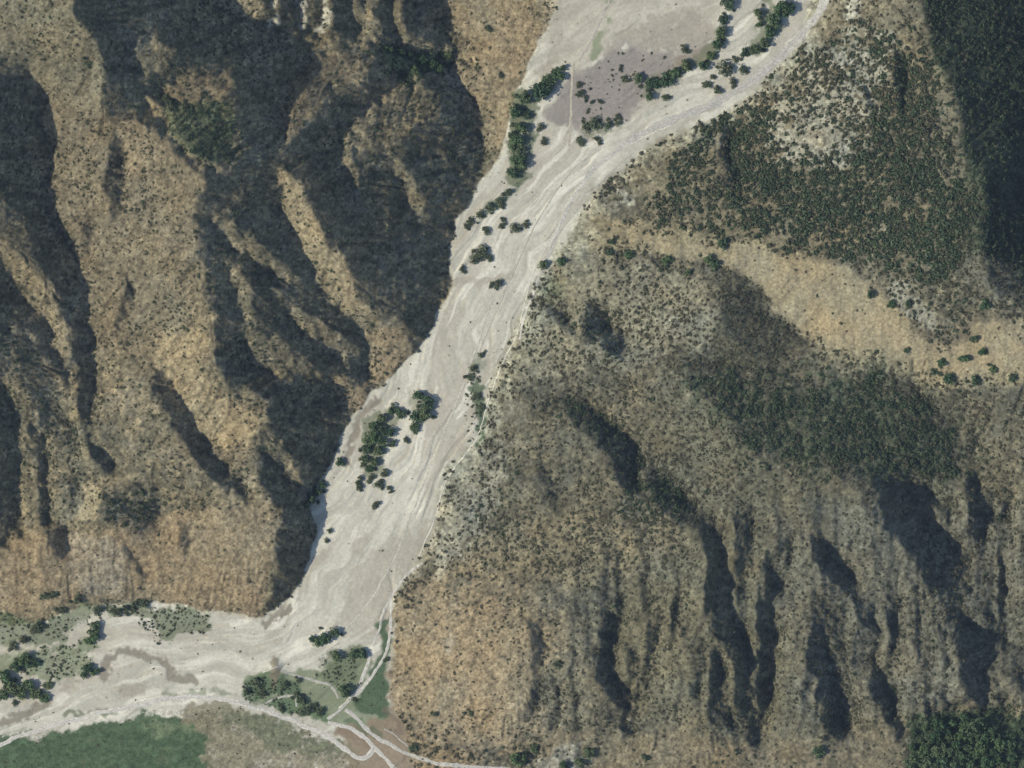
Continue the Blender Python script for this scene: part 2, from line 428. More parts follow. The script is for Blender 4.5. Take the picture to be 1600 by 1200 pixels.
# ------------------------------------------------------------------ ground colours (soil, rock, sand, grass)
def lin(r, g, b):
    f = lambda c: ((c / 255 + .055) / 1.055) ** 2.4 if c > 10 else c / 255 / 12.92
    return np.array([f(r), f(g), f(b)])
OLIVE = np.array([.135, .122, .084]); TAN = np.array([.205, .172, .116]); STRAW = np.array([.262, .218, .140])
RED = np.array([.226, .178, .115]); GREY = np.array([.18, .17, .14]); PALE = np.array([.43, .41, .345])
SAND = np.array([.570, .545, .432]); MAUVE = np.array([.275, .245, .208]); BUFF = np.array([.38, .345, .258])
GREEN = np.array([.070, .108, .055]); MOSS = np.array([.13, .155, .085]); DIRT = np.array([.215, .165, .11])
MUDC = np.array([.31, .28, .21]); DARKSOIL = np.array([.095, .088, .062])

C = np.empty(PX.shape + (3,))
C[:] = OLIVE
nA = fbm(XW, YW, 40, 4, 1201); nB = fbm(XW, YW, 9, 4, 1301); nC = fbm(XW, YW, 2.6, 2, 1401)
def mix(col, m):
    global C
    m = np.clip(m, 0, 1)[..., None]
    C = C * (1 - m) + col * m
def zone(col, poly, feather=9, amt=1.0, noise=.5):
    big = feather >= 8
    m = blur(pmask(poly, CPX if big else WPX, CPY if big else WPY).astype(float), max(1, int(feather * (1.3 if big else 1) / 1.8)), 2)
    m = sstep(.22, .78, m + ((nB - .5) * noise * 1.5 + (nC - .5) * noise) * sstep(0, .2, m))
    mix(col, m * amt)
mix(TAN, sstep(.46, .62, nA) * .65)
mix(GREY, sstep(.5, .68, nB) * .35)
mix(STRAW * 1.15, sstep(.56, .66, fbm(XW, YW, 4, 3, 1555)) * .55)
mix(DARKSOIL, sstep(.55, .7, fbm(XW, YW, 22, 4, 1511)) * .4)
east = ~west_side & ~valley
mix(GREY * .8, east * .35)
# west mountain
zone(OLIVE * 1.15, [(0,0),(130,0),(165,180),(90,300),(76,200),(40,105),(0,110)], 14, .8)
zone(TAN * .82, [(80,170),(165,180),(230,195),(325,285),(315,460),(345,560),(400,640),(400,760),(300,730),(280,620),(240,560),(180,560),(150,560),(130,430),(80,320)], 14, .75)
zone(STRAW, [(240,520),(270,500),(330,490),(350,590),(400,640),(410,690),(340,690),(300,640),(262,580)], 10, .9)
zone(STRAW * .95, [(0,350),(20,380),(70,450),(110,535),(108,560),(70,500),(20,420),(0,400)], 6, .7)
zone(RED * 1.05, [(190,190),(220,185),(240,230),(230,290),(200,300)], 8, .5)
zone(RED * 1.04, [(0,900),(60,850),(110,850),(170,835),(290,800),(430,790),(437,860),(410,965),(320,955),(250,943),(110,955),(0,990)], 9, .85)
zone(PALE * .6, [(110,840),(170,845),(215,860),(200,930),(150,935),(120,900)], 9, .45)
zone(TAN * 1.1, [(290,800),(430,790),(435,850),(420,900),(300,880)], 10, .6)
zone(STRAW * 1.02, [(135,790),(140,760),(180,745),(225,740),(225,760),(165,765),(150,815),(115,830)], 5, .85)
zone(RED * .85, [(250,135),(300,118),(370,110),(360,150),(310,165),(270,152)], 7, .6)
zone(RED * .9, [(487,100),(560,88),(590,100),(512,150),(462,205),(440,180)], 8, .6)
zone(RED, [(705,100),(752,100),(757,240),(735,200),(715,140)], 8, .7)
zone(RED * 1.1, [(575,515),(640,525),(650,550),(600,590),(578,600)], 6, .8)
zone(RED * 1.05, [(520,585),(590,602),(550,645),(520,630)], 6, .8)
zone(STRAW, [(430,262),(460,270),(500,350),(580,470),(575,515),(520,465),(470,380),(440,320)], 6, .75)
zone(TAN * 1.1, [(684,0),(880,0),(830,95),(800,160),(785,240),(757,240),(754,100),(700,40)], 6, .9)
zone(RED * 1.15, [(740,80),(830,30),(850,60),(800,140),(770,110)], 8, .5)
zone(STRAW * 1.15, [(340,0),(402,0),(406,30),(390,36),(345,14)], 4, .8)
for xx in (430, 473, 505): zone(PALE, [(xx-6,0),(xx+5,0),(xx+6,50),(xx-4,50)], 3, .7)
zone(STRAW * .9, [(440,58),(640,52),(720,78),(700,86),(560,72),(440,70)], 4, .6)
zone(GREEN * 1.0, [(240,160),(300,165),(370,150),(372,190),(360,245),(320,255),(270,215)], 8, .6)
zone(GREEN * 1.3, [(600,80),(660,75),(705,90),(700,112),(650,120),(600,105)], 7, .6)
# east mountain
zone(TAN * 1.12, [(1290,0),(1440,30),(1480,130),(1530,270),(1530,400),(1250,400),(1000,340),(950,290),(1100,195)], 14, .7)
zone(PALE * 1.0, [(1190,110),(1310,40),(1400,60),(1380,190),(1330,260),(1230,270),(1180,190)], 10, .6, 2.0)
zone(PALE * 1.0, [(1320,0),(1350,0),(1345,30),(1318,30)], 5, .9)
zone(PALE * 1.0, [(945,295),(965,285),(1000,312),(990,320),(960,310)], 6, .6, 1.4)
zone(PALE * .95, [(1385,440),(1410,445),(1460,490),(1480,500),(1450,520),(1400,480)], 7, .55, 1.6)
zone(TAN * .95, [(1200,120),(1220,60),(1290,20),(1280,80),(1240,140)], 8, .7)
zone(np.array([.275, .236, .158]), [(900,325),(1000,350),(1060,355),(1110,375),(1180,378),(1250,395),(1330,420),(1390,480),(1440,535),(1500,545),(1540,500),(1600,500),(1600,575),
   (1480,605),(1380,592),(1290,576),(1245,525),(1170,440),(1120,410),(1000,395),(910,390)], 7, 1.0, .35)
zone(BUFF * .82, [(860,370),(900,340),(960,400),(1100,420),(1130,540),(1000,560),(850,560),(800,600),(770,640),(780,560),(830,470)], 14, .6)
zone(DARKSOIL * 1.25, [(1130,425),(1160,430),(1185,470),(1240,505),(1262,545),(1240,560),(1160,560),(1110,520)], 8, .85)
zone(DARKSOIL * .45 + GREEN * .5, [(1060,565),(1180,572),(1280,600),(1370,592),(1480,640),(1530,690),(1520,720),(1450,740),(1350,755),(1200,720),(1120,650)], 26, .7, 1.3)
zone(DARKSOIL * .5 + GREEN * .4, [(1420,0),(1455,60),(1480,130),(1512,240),(1532,400),(1600,495),(1600,0)], 12, .85)
zone(OLIVE * 1.1, [(1000,640),(1130,650),(1250,740),(1400,770),(1600,700),(1600,1110),(1400,1130),(1200,1150),(1000,1130),(930,960),(1050,880),(1100,820)], 18, .75)
zone(GREY * .9, [(1200,800),(1600,760),(1600,1100),(1220,1120)], 18, .5, .7)
zone(STRAW * .98, [(690,880),(760,830),(850,820),(1000,830),(1010,890),(900,930),(760,920),(680,930)], 12, .6)
zone(RED * 1.3, [(618,930),(660,910),(760,930),(830,960),(840,1080),(820,1160),(700,1185),(640,1160),(622,1080)], 34, .7, .9)
zone(TAN * 1.1, [(770,940),(830,920),(830,1100),(780,1100)], 10, .6)
zone(PALE * .8, [(700,720),(790,700),(760,830),(690,900),(650,900),(690,800)], 12, .55, .9)
zone(PALE * .85, [(660,1000),(700,990),(700,1040),(660,1050)], 8, .5)
zone(RED * 1.15, [(840,1140),(1000,1150),(1180,1160),(1400,1160),(1400,1200),(840,1200)], 14, .55)
zone(RED * 1.1, [(1485,1105),(1530,1105),(1535,1122),(1490,1122)], 4, .8)
zone(RED * 1.1, [(1560,1108),(1600,1105),(1600,1140),(1562,1135)], 4, .8)
zone(PALE * .75, [(835,1178),(900,1165),(915,1180),(860,1200),(835,1200)], 6, .6, 1.3)
# rills and cliffs show as streaks of rock of different colour
streak = sstep(-.4, 1.6, rill)
C *= (1 - (rough * slope_w)[..., None] * .24 * (streak[..., None] - .4))
# valley floor
vw = blur(valley.astype(float), 22)
v = np.where(west_side, sstep(.35, .65, valley_f + (nB - .5) * .25), sstep(.06, .8, vw + ((nB - .5) * .7 + (nC - .5) * .3) * sstep(0, .2, vw)))
mix(SAND * .93, v)
mix(BUFF * .95, np.minimum(1, v * 1.3) * (1 - valley_f) * ~west_side * .95)
mix(BUFF * 1.1, (1 - sstep(.55, .98, vw)) * valley_f * ~west_side * .75)
v = np.minimum(v, valley_f)
mix(SAND * 1.07, v * sstep(.5, .7, braid) * .8)
mix(BUFF * 1.04, v * sstep(.52, .62, fbm(Dn, Sn, 11, 4, 1777, sy=90)) * .6)
mix(SAND * .77, v * sstep(.56, .63, fbm(Dn + n3 * 3, Sn, 5, 3, 1788, sy=55)) * .85)
mix(SAND * 1.15, v * sstep(.6, .68, fbm(Dn + n3 * 3, Sn, 6, 3, 1799, sy=45)) * .85)
mix(SAND * .8, v * sstep(.55, .68, fbm(XW, YW, 30, 4, 1801)) * .45)
mix(MUDC * 1.15, v * sstep(.62, .74, fine) * .3)
zone(MAUVE * .98, [(885,215),(872,160),(900,110),(960,60),(1020,20),(1100,20),(1118,60),(1105,95),(1040,120),(1005,165),(960,195)], 7, .75, 1.1)
zone(MAUVE * .98, [(905,110),(960,75),(1040,80),(1065,110),(1010,130),(1000,160),(960,188),(905,195),(875,200),(855,190),(880,130)], 7, .9, .4)
zone(BUFF * .8, [(830,120),(850,90),(872,40),(885,0),(900,0),(880,60),(850,120)], 6, .6, .9)
zone(BUFF, [(880,0),(1120,0),(1120,60),(1060,90),(990,70),(920,110),(840,120),(850,60)], 12, .6)
zone(MOSS * 1.45, [(975,0),(985,0),(950,45),(930,85),(915,100),(922,75),(945,35)], 4, .75)
zone(TAN * 1.1, [(1060,80),(1120,70),(1110,100),(1060,102)], 5, .6)
zone(BUFF * .95, [(560,860),(610,830),(640,800),(640,870),(600,930),(560,1000),(520,1010),(545,930)], 14, .7)
zone(MUDC * 1.15, [(550,835),(572,835),(572,865),(552,865)], 5, .6)
zone(MUDC * 1.1, [(178,1068),(220,1066),(228,1080),(185,1085)], 5, .7)
mix(MUDC * .82, mud * .95 * v)
zone(MUDC * 1.1, [(80,1075),(100,1068),(160,1068),(110,1080),(85,1085)], 3, .7)
zone(MOSS * 1.1, [(0,990),(60,968),(130,950),(330,955),(325,990),(255,1005),(250,985),(200,965),(160,970),(130,985),(70,1000),(0,1020)], 5, .8, .8)
zone(MOSS * 1.35, [(40,1020),(75,1003),(140,1000),(150,1010),(130,1030),(140,1045),(120,1065),(70,1068),(30,1050),(0,1060),(0,1030)], 6, .8, .9)
zone(GREEN * 1.2, [(728,350),(760,318),(800,292),(822,285),(800,312),(770,332),(740,352)], 4, .85, .5)
zone(GREEN * 1.05, [(738,605),(756,602),(760,640),(756,680),(742,702),(720,712),(738,698),(748,670),(746,640)], 3, .85, .3)
zone(MOSS * 1.1, [(735,590),(745,560),(757,548),(756,575),(745,605)], 4, .6)
zone(MOSS * .95, [(795,150),(830,145),(835,200),(825,262),(832,280),(805,300),(795,270)], 5, .85, .9)
zone(MOSS * 1.0, [(575,650),(615,636),(622,660),(600,700),(592,740),(570,748),(562,712)], 5, .7, .9)
zone(MOSS * 1.1, [(640,615),(675,622),(672,655),(650,672),(640,650)], 4, .5, .9)
zone(MOSS * 1.0, [(1120,40),(1140,40),(1120,95),(1060,120),(1010,160),(1005,125),(1100,92)], 4, .6, .9)
zone(MOSS * 1.0, [(1195,20),(1245,0),(1215,50),(1180,90),(1170,75)], 4, .7, .9)
zone(MOSS * 1.2, [(905,190),(970,185),(970,200),(910,208)], 4, .5, .9)
zone(MOSS * 1.3, [(850,435),(885,420),(880,450),(850,475)], 8, .55)
zone(RED * 1.2, [(858,425),(880,405),(885,430),(862,450)], 6, .5)
zone(BUFF * .9, [(700,440),(800,420),(805,432),(700,450)], 3, .6)
# fields
zone(MOSS * 1.3, [(372,1062),(415,1052),(440,1058),(500,1040),(575,1015),(582,1040),(560,1080),(600,1118),(622,1160),(575,1150),(512,1128),(460,1122),(395,1102)], 4, .85, .6)
zone(MOSS * .8, [(0,1178),(100,1146),(180,1130),(260,1116),(330,1120),(335,1200),(0,1200)], 4, 1.0, .25)
zone(RED * 1.1, [(520,1135),(560,1140),(612,1120),(660,1150),(760,1185),(760,1200),(560,1200),(540,1170)], 5, .92, .4)
zone(MOSS * 1.0, [(95,1122),(150,1108),(190,1103),(188,1110),(140,1120),(100,1130)], 3, .8)
zone(MOSS * 1.2, [(250,1086),(330,1078),(372,1082),(372,1092),(330,1086),(260,1093)], 3, .6)
zone(GREEN * 1.05, [(595,965),(612,960),(612,1010),(605,1040),(612,1060),(608,1110),(612,1130),(580,1120),(548,1098),(575,1062),(588,1020)], 4, .97, .3)
zone(DIRT * .75, [(595,1110),(615,1105),(650,1180),(625,1160)], 5, .6)
zone(GREEN * 1.05, [(0,1175),(100,1142),(180,1125),(260,1112),(300,1120),(325,1150),(330,1200),(0,1200)], 6, .95, .9)
zone(GREEN * 1.2, [(300,1115),(360,1120),(400,1160),(380,1200),(320,1200),(315,1150)], 9, .55, 1.3)
zone(MOSS * 1.2, [(220,1130),(270,1140),(330,1150),(300,1165),(240,1165)], 8, .75, .9)
zone(DIRT * .75 + MOSS * .45, [(262,1108),(340,1105),(400,1115),(480,1140),(560,1185),(620,1200),(330,1200),(320,1150)], 5, .85, 1.0)
zone(RED * 1.15, [(614,935),(650,905),(700,930),(690,1100),(660,1175),(625,1150),(612,1110),(614,1000)], 5, .9, .4)
zone(MOSS * .9, [(340,1108),(400,1115),(470,1140),(520,1165),(530,1195),(440,1190),(380,1150)], 9, .7, .9)
zone(GREEN * 1.2, [(375,1070),(410,1058),(450,1062),(475,1080),(470,1090),(415,1100),(380,1100)], 5, .85, .6)
zone(GREEN * 1.4, [(410,1105),(450,1095),(490,1100),(510,1115),(500,1125),(450,1120)], 5, .8, .6)
zone(MOSS, [(500,1020),(570,1020),(560,1050),(545,1075),(505,1055)], 6, .75, .7)
zone(STRAW * .85, [(417,1035),(433,1032),(436,1090),(418,1092)], 3, .8)
zone(DIRT * 1.1, [(510,1135),(550,1142),(590,1170),(570,1178),(530,1160)], 4, .8)
zone(GREEN * 1.1, [(530,1118),(545,1115),(600,1160),(590,1165),(555,1140)], 3, .6)
zone(GREEN * .9, [(1420,1120),(1470,1118),(1545,1118),(1565,1140),(1600,1138),(1600,1200),(1400,1200)], 8, .8)
mot = fbm(XW, YW, 2.5, 3, 1999, .8) - .5
fld_c = pmask([(0,1175),(100,1142),(260,1108),(400,1115),(560,1185),(620,1200),(0,1200)], BPX, BPY)
clear = blur(pmask([(910,340),(1110,378),(1250,398),(1330,425),(1400,485),(1440,535),(1540,500),(1600,505),(1600,560),(1480,585),(1290,555),(1170,440),(1000,390)], CPX, CPY).astype(float), 6)
C *= 1 + (np.where(fld_c, 1.3, np.where(valley, .22, 1.7)) * (1 - .6 * clear) * mot)[..., None]
tint = fbm(XW, YW, 24, 4, 2101) - .5
C *= 1 + (rough * (rng.random(C.shape[:2]) - .5) * .3)[..., None]
C[..., 0] *= 1 + rough * tint * .18; C[..., 2] *= 1 - rough * tint * .22
C *= (0.90 + .20 * nB[..., None])
C[..., 2] *= 1 - .10 * rough
foot = blur(pmask([(612,900),(760,900),(850,980),(850,1160),(700,1200),(612,1200)], CPX, CPY).astype(float), 34)
scrubby = blur(east.astype(float), 5) * (1 - clear) * (1 - foot)          # greyer, older soil under the scrub
C *= 1 - (.16 * scrubby)[..., None]
C[..., 0] *= 1 - .05 * scrubby
C = np.clip(C, .02, .8)

# ------------------------------------------------------------------ materials
def new_mat(name):
    m = bpy.data.materials.new(name); m.use_nodes = True
    nt = m.node_tree; nt.nodes.clear()
    out = nt.nodes.new('ShaderNodeOutputMaterial'); b = nt.nodes.new('ShaderNodeBsdfPrincipled')
    nt.links.new(b.outputs[0], out.inputs[0])
    b.inputs['Roughness'].default_value = .95
    b.inputs['Specular IOR Level'].default_value = .12
    return m, nt, b

def ground_mat(name, bump=.6, scale=.55, amp=.28):
    m, nt, b = new_mat(name)
    at = nt.nodes.new('ShaderNodeAttribute'); at.attribute_name = 'soil'
    tc = nt.nodes.new('ShaderNodeTexCoord')
    n = nt.nodes.new('ShaderNodeTexNoise'); n.inputs['Scale'].default_value = scale; n.inputs['Detail'].default_value = 4
    nt.links.new(tc.outputs['Object'], n.inputs['Vector'])
    mr = nt.nodes.new('ShaderNodeMapRange')
    mr.inputs['From Min'].default_value = .3; mr.inputs['From Max'].default_value = .7
    mr.inputs['To Min'].default_value = 1 - amp; mr.inputs['To Max'].default_value = 1 + amp
    nt.links.new(n.outputs['Fac'], mr.inputs['Value'])
    mul = nt.nodes.new('ShaderNodeVectorMath'); mul.operation = 'SCALE'
    nt.links.new(at.outputs['Color'], mul.inputs[0]); nt.links.new(mr.outputs['Result'], mul.inputs['Scale'])
    nt.links.new(mul.outputs[0], b.inputs['Base Color'])
    bp = nt.nodes.new('ShaderNodeBump'); bp.inputs['Strength'].default_value = bump; bp.inputs['Distance'].default_value = .5
    nt.links.new(n.outputs['Fac'], bp.inputs['Height']); nt.links.new(bp.outputs[0], b.inputs['Normal'])
    return m

M_rock = ground_mat('mountain_soil', .8, .5)
M_sand = ground_mat('river_sand', .22, .5, .10)
M_field = ground_mat('field_soil', .5, .9)

def leaf_mat(name, cols, rough=.75):
    m, nt, b = new_mat(name)
    oi = nt.nodes.new('ShaderNodeObjectInfo')
    cr = nt.nodes.new('ShaderNodeValToRGB')
    while len(cr.color_ramp.elements) < len(cols): cr.color_ramp.elements.new(.5)
    for i, c in enumerate(cols):
        cr.color_ramp.elements[i].position = i / (len(cols) - 1)
        cr.color_ramp.elements[i].color = (*c, 1)
    nt.links.new(oi.outputs['Random'], cr.inputs['Fac'])
    tc = nt.nodes.new('ShaderNodeTexCoord'); n = nt.nodes.new('ShaderNodeTexNoise')
    n.inputs['Scale'].default_value = 2.2; nt.links.new(tc.outputs['Object'], n.inputs['Vector'])
    mr = nt.nodes.new('ShaderNodeMapRange'); mr.inputs['From Min'].default_value = .3; mr.inputs['From Max'].default_value = .7
    mr.inputs['To Min'].default_value = .65; mr.inputs['To Max'].default_value = 1.35
    nt.links.new(n.outputs['Fac'], mr.inputs['Value'])
    mul = nt.nodes.new('ShaderNodeVectorMath'); mul.operation = 'SCALE'
    nt.links.new(cr.outputs['Color'], mul.inputs[0]); nt.links.new(mr.outputs['Result'], mul.inputs['Scale'])
    nt.links.new(mul.outputs[0], b.inputs['Base Color'])
    b.inputs['Roughness'].default_value = rough
    return m

M_tree = leaf_mat('tree_leaves', [(.058,.105,.055), (.085,.145,.066), (.125,.185,.078), (.080,.130,.068), (.15,.19,.085)])
M_bush = leaf_mat('bush_leaves', [(.095,.125,.072), (.135,.160,.092), (.11,.15,.08)])
M_dry = leaf_mat('dry_scrub_twigs', [(0.1281, 0.122, 0.0776), (0.1647, 0.1513, 0.0944), (0.122, 0.1281, 0.0798), (0.1891, 0.1684, 0.1049)], .9)
M_olive = leaf_mat('olive_scrub_leaves', [(0.0915, 0.0976, 0.0609), (0.1281, 0.1269, 0.0755), (0.1037, 0.1147, 0.0671)], .9)
M_dark = leaf_mat('dark_scrub_leaves', [(0.061, 0.0854, 0.0483), (0.0854, 0.1171, 0.0609), (0.0732, 0.1049, 0.063)], .85)
M_bark, _, bb = new_mat('bark'); bb.inputs['Base Color'].default_value = (.13, .10, .075, 1)
M_track = ground_mat('packed_track_dirt', .3, .8)

# ------------------------------------------------------------------ mesh building
def mesh_from(name, verts, faces, mat, cols=None):
    me = bpy.data.meshes.new(name)
    nv = len(verts); nf = len(faces); k = faces.shape[1]
    me.vertices.add(nv); me.vertices.foreach_set('co', np.ascontiguousarray(verts, np.float32).ravel())
    me.loops.add(nf * k); me.loops.foreach_set('vertex_index', np.ascontiguousarray(faces, np.int32).ravel())
    me.polygons.add(nf)
    me.polygons.foreach_set('loop_start', np.arange(nf, dtype=np.int32) * k)
    if cols is not None:
        a = me.attributes.new('soil', 'FLOAT_COLOR', 'POINT')
        a.data.foreach_set('color', np.ascontiguousarray(np.column_stack([cols, np.ones(nv)]), np.float32).ravel())
    me.update(calc_edges=True)
    me.materials.append(mat)
    return me

def link(name, data, parent=None):
    o = bpy.data.objects.new(name, data); COL.objects.link(o)
    if parent is not None: o.parent = parent
    return o
def structure(name, me):
    o = link(name, me); o['kind'] = 'structure'; return o
def tag(o, label, cat, group=None):
    o['label'] = label; o['category'] = cat
    if group: o['group'] = group
    return o

# rings of coarser country outside the surveyed frame
grow = np.cumsum(H * 1.13 ** np.arange(1, 44))
ax_x = np.concatenate([gx_w[0] - grow[::-1], gx_w, gx_w[-1] + grow])
ax_y = np.concatenate([gy_w[0] - grow[::-1], gy_w, gy_w[-1] + grow])
def fold(a, a0, n):                                # the same kind of country goes on beyond the frame
    k = np.rint((a - a0) / H).astype(int) % (2 * n - 2)
    return np.where(k >= n, 2 * n - 2 - k, k)
ix = fold(ax_x, gx_w[0], NX); iy = fold(ax_y, gy_w[0], NY)
AX, AY = np.meshgrid(ax_x, ax_y)
GI, GJ = np.meshgrid(ix, iy)
ZF = Z[GJ, GI].copy(); CF = C[GJ, GI].copy()
out_d = np.hypot(np.maximum(np.abs(AX) - gx_w[-1], 0), np.maximum(np.abs(AY) - gy_w[-1], 0))
VF = valley_f[GJ, GI]
far = sstep(0, 500, out_d)
ZF += far * (1 - VF) * (ridged(AX, AY, 260, 4, 3100) - .35) * 60
CF = CF * (1 - (far * (1 - VF))[..., None]) + (OLIVE * (.7 + .6 * fbm(AX, AY, 60, 4, 3200)[..., None])) * (far * (1 - VF))[..., None]

field_polys = [[(0,1175),(100,1142),(180,1125),(260,1108),(340,1105),(400,1115),(480,1140),(560,1185),(620,1200),(0,1200)],
               [(595,965),(612,960),(615,1010),(612,1130),(580,1120),(548,1098),(575,1062),(588,1020)]]
fld = np.zeros(PX.shape, bool)
for p in field_polys: fld |= pmask(p, BPX, BPY)
fld &= valley
kindg = np.where(fld, 3, np.where(valley, 2, np.where(west_side, 0, 1)))[GJ, GI]
nyF, nxF = ZF.shape
vid = np.arange(nyF * nxF).reshape(nyF, nxF)
quads = np.stack([vid[:-1, :-1], vid[:-1, 1:], vid[1:, 1:], vid[1:, :-1]], -1).reshape(-1, 4)
fk = kindg[:-1, :-1].ravel()
V = np.stack([AX, AY, ZF], -1).reshape(-1, 3); CV = CF.reshape(-1, 3)
def cut(name, sel, mat):
    f = quads[sel]
    u, inv = np.unique(f, return_inverse=True)
    me = mesh_from(name, V[u], inv.reshape(-1, 4), mat, CV[u])
    me.polygons.foreach_set('use_smooth', np.ones(len(f), bool))
    return structure(name, me)
cut('west_mountain', fk == 0, M_rock)
cut('east_mountain', fk == 1, M_rock)
cut('riverbed', fk == 2, M_sand)
cut('grass_fields', fk == 3, M_field)

# ------------------------------------------------------------------ tracks: draped ribbons with worn edges
def track(name, pts, width, col, seed, lift=.06):
    p = spline(pts, 2.0)
    t = np.gradient(p, axis=0); t /= np.hypot(t[:, 0], t[:, 1])[:, None] + 1e-9
    nrm = np.stack([-t[:, 1], t[:, 0]], 1)
    s = np.arange(len(p)) * 2.0
    wob = (fbm(s, s * 0 + seed, 22, 3, 4000 + seed) - .5) * 5
    wl = width * (.4 + 1.2 * fbm(s, s * 0 + 3, 9, 3, 4100 + seed))
    K = 7
    vs = []; cs = []
    for j in range(K):
        q = (j / (K - 1) - .5)
        pp = p + nrm * (wob + q * wl)[:, None]
        z = zat(pp[:, 0], pp[:, 1]) + lift + .05 * (1 - (2 * q) ** 2)
        if j in (0, K - 1): z -= .25
        vs.append(np.stack([wx(pp[:, 0]), wy(pp[:, 1]), z], 1))
        shade = (1.04 if j in (2, 4) else .93 if j == 3 else .97) * (.85 + .3 * fbm(s, s * 0 + j * 7, 5, 2, 4200 + seed))
        cs.append(col[None] * shade[:, None])
    n = len(p)
    VV = np.stack(vs, 1).reshape(-1, 3); CC = np.stack(cs, 1).reshape(-1, 3)
    idx = np.arange(n * K).reshape(n, K)
    F = np.stack([idx[:-1, :-1], idx[:-1, 1:], idx[1:, 1:], idx[1:, :-1]], -1).reshape(-1, 4)
    structure(name, mesh_from(name, VV, F, M_track, CC))
TRK = PALE * 1.2
TRACKS = [
 ([(-60,1190),(0,1163),(60,1140),(140,1118),(210,1102),(280,1090),(340,1092),(400,1107),(470,1132),(510,1152),(540,1172),(558,1184),(572,1183),(585,1168)], 9, TRK),
 ([(611,935),(610,965),(608,1000),(598,1030),(582,1055),(560,1082),(535,1105),(512,1125)], 6, TRK * .97),
 ([(578,1015),(574,1035),(565,1060),(552,1085),(530,1108)], 7, TRK),
 ([(512,1128),(545,1138),(570,1155),(590,1175),(625,1210),(660,1240)], 8, TRK),
 ([(540,1108),(560,1125),(580,1145),(605,1162),(635,1178),(670,1190),(700,1196),(760,1200),(820,1205)], 8, PALE * 1.05),
 ([(405,1105),(425,1094),(458,1089),(462,1105)], 4, PALE * .95),
 ([(440,1048),(470,1058),(492,1065),(515,1072),(528,1092)], 5, PALE * .95),
 ([(848,420),(838,445),(828,470),(818,500),(812,530)], 4, PALE * 1.2),
 ([(1300,-40),(1285,10),(1258,48),(1215,92),(1175,125),(1140,150),(1090,172),(1030,195),(980,222)], 16, PALE * 1.02),
 ([(980,222),(930,262),(900,300),(880,345),(860,390),(845,425)], 8, PALE * 1.12),
 ([(600,950),(592,985),(582,1010)], 5, PALE * 1.1),
 ([(1050,196),(960,238),(905,290),(868,360),(832,430),(808,520),(788,562),(768,612),(742,690),(702,742),(682,800),(655,870)], 2.6, SAND * .98),
 ([(990,238),(925,300),(885,350),(850,405)], 3.0, SAND * .72),
 ([(765,480),(725,600),(692,680),(652,780),(612,880),(562,960),(500,1012),(410,1052)], 3.5, SAND * .84),
 ([(940,232),(890,270),(840,345),(800,430),(770,500),(745,560)], 2.5, SAND * .72),
 ([(660,880),(635,900),(615,925),(600,955)], 5, PALE * 1.1),
 ([(640,1168),(618,1150),(600,1140)], 3, PALE * .9),
 ([(898,95),(894,140),(892,190),(888,228)], 5, BUFF * 1.15),
 ([(960,-20),(940,30),(905,95)], 3.5, MAUVE * 1.5),
 ([(530,1005),(510,1018),(500,1030)], 4, PALE),
]
for k, (p, w, c) in enumerate(TRACKS): track('dirt_track', p, w, c, k)

# ------------------------------------------------------------------ plant prototypes
def leaf_cloud(seed, clumps, leaves, flat=.7, leaf=.16, clump_r=.42, spread=.62):
    r = np.random.default_rng(seed)
    vs = []; fs = []
    cc = r.normal(size=(clumps, 3)); cc /= np.linalg.norm(cc, axis=1)[:, None]
    cc *= (r.random((clumps, 1)) ** .5) * spread
    cc[:, 2] = np.abs(cc[:, 2]) * flat + .15
    for c in cc:
        cr = clump_r * (.6 + .7 * r.random())
        d = r.normal(size=(leaves, 3)); d /= np.linalg.norm(d, axis=1)[:, None]
        pos = c + d * cr * (.55 + .5 * r.random((leaves, 1))) * np.array([1, 1, .75])
        for q, dn in zip(pos, d):
            nn = dn + r.normal(size=3) * .6; nn /= np.linalg.norm(nn)
            a = np.cross(nn, r.normal(size=3)); a /= np.linalg.norm(a); b = np.cross(nn, a)
            sz = leaf * (.6 + .8 * r.random())
            k = len(vs)
            vs += [q - a * sz * .5, q + b * sz * .42, q + a * sz * .6, q - b * sz * .42]
            fs.append((k, k + 1, k + 2, k + 3))
    return np.array(vs), np.array(fs)

def trunk_mesh(name, seed):
    r = np.random.default_rng(seed); vs = []; fs = []
    def limb(a, b, ra, rb, n=6):
        a = np.array(a); b = np.array(b); d = b - a; d = d / np.linalg.norm(d)
        u = np.cross(d, (0.3, .9, .2)); u /= np.linalg.norm(u); w = np.cross(d, u)
        k = len(vs)
        for c, rr in ((a, ra), (b, rb)):
            for i in range(n):
                t = i * 2 * math.pi / n
                vs.append(c + rr * (math.cos(t) * u + math.sin(t) * w))
        for i in range(n):
            j = (i + 1) % n
            fs.append((k + i, k + j, k + n + j, k + n + i))
    limb((0, 0, -.35), (.03, .02, .3), .085, .06)
    for i in range(4):
        t = i * 1.6 + r.random()
        limb((.03, .02, .28), (.42 * math.cos(t), .42 * math.sin(t), .62 + .2 * r.random()), .045, .015)
    return mesh_from(name, np.array(vs), np.array(fs), M_bark)

CROWNS = []; TRUNKS = []
for k in range(6):
    v_, f_ = leaf_cloud(50 + k, 17, 62, .75, .15, .34, .72)
    v_ = v_ + np.array([0, 0, .25]); CROWNS.append(mesh_from('crown', v_, f_, M_tree))
for k in range(4):
    v_, f_ = leaf_cloud(70 + k, 13, 44, .6, .16, .34, .74)
    v_ = v_ + np.array([0, 0, .12]); CROWNS.append(mesh_from('crown', v_, f_, M_bush))
for k in range(3): TRUNKS.append(trunk_mesh('trunk', 90 + k))

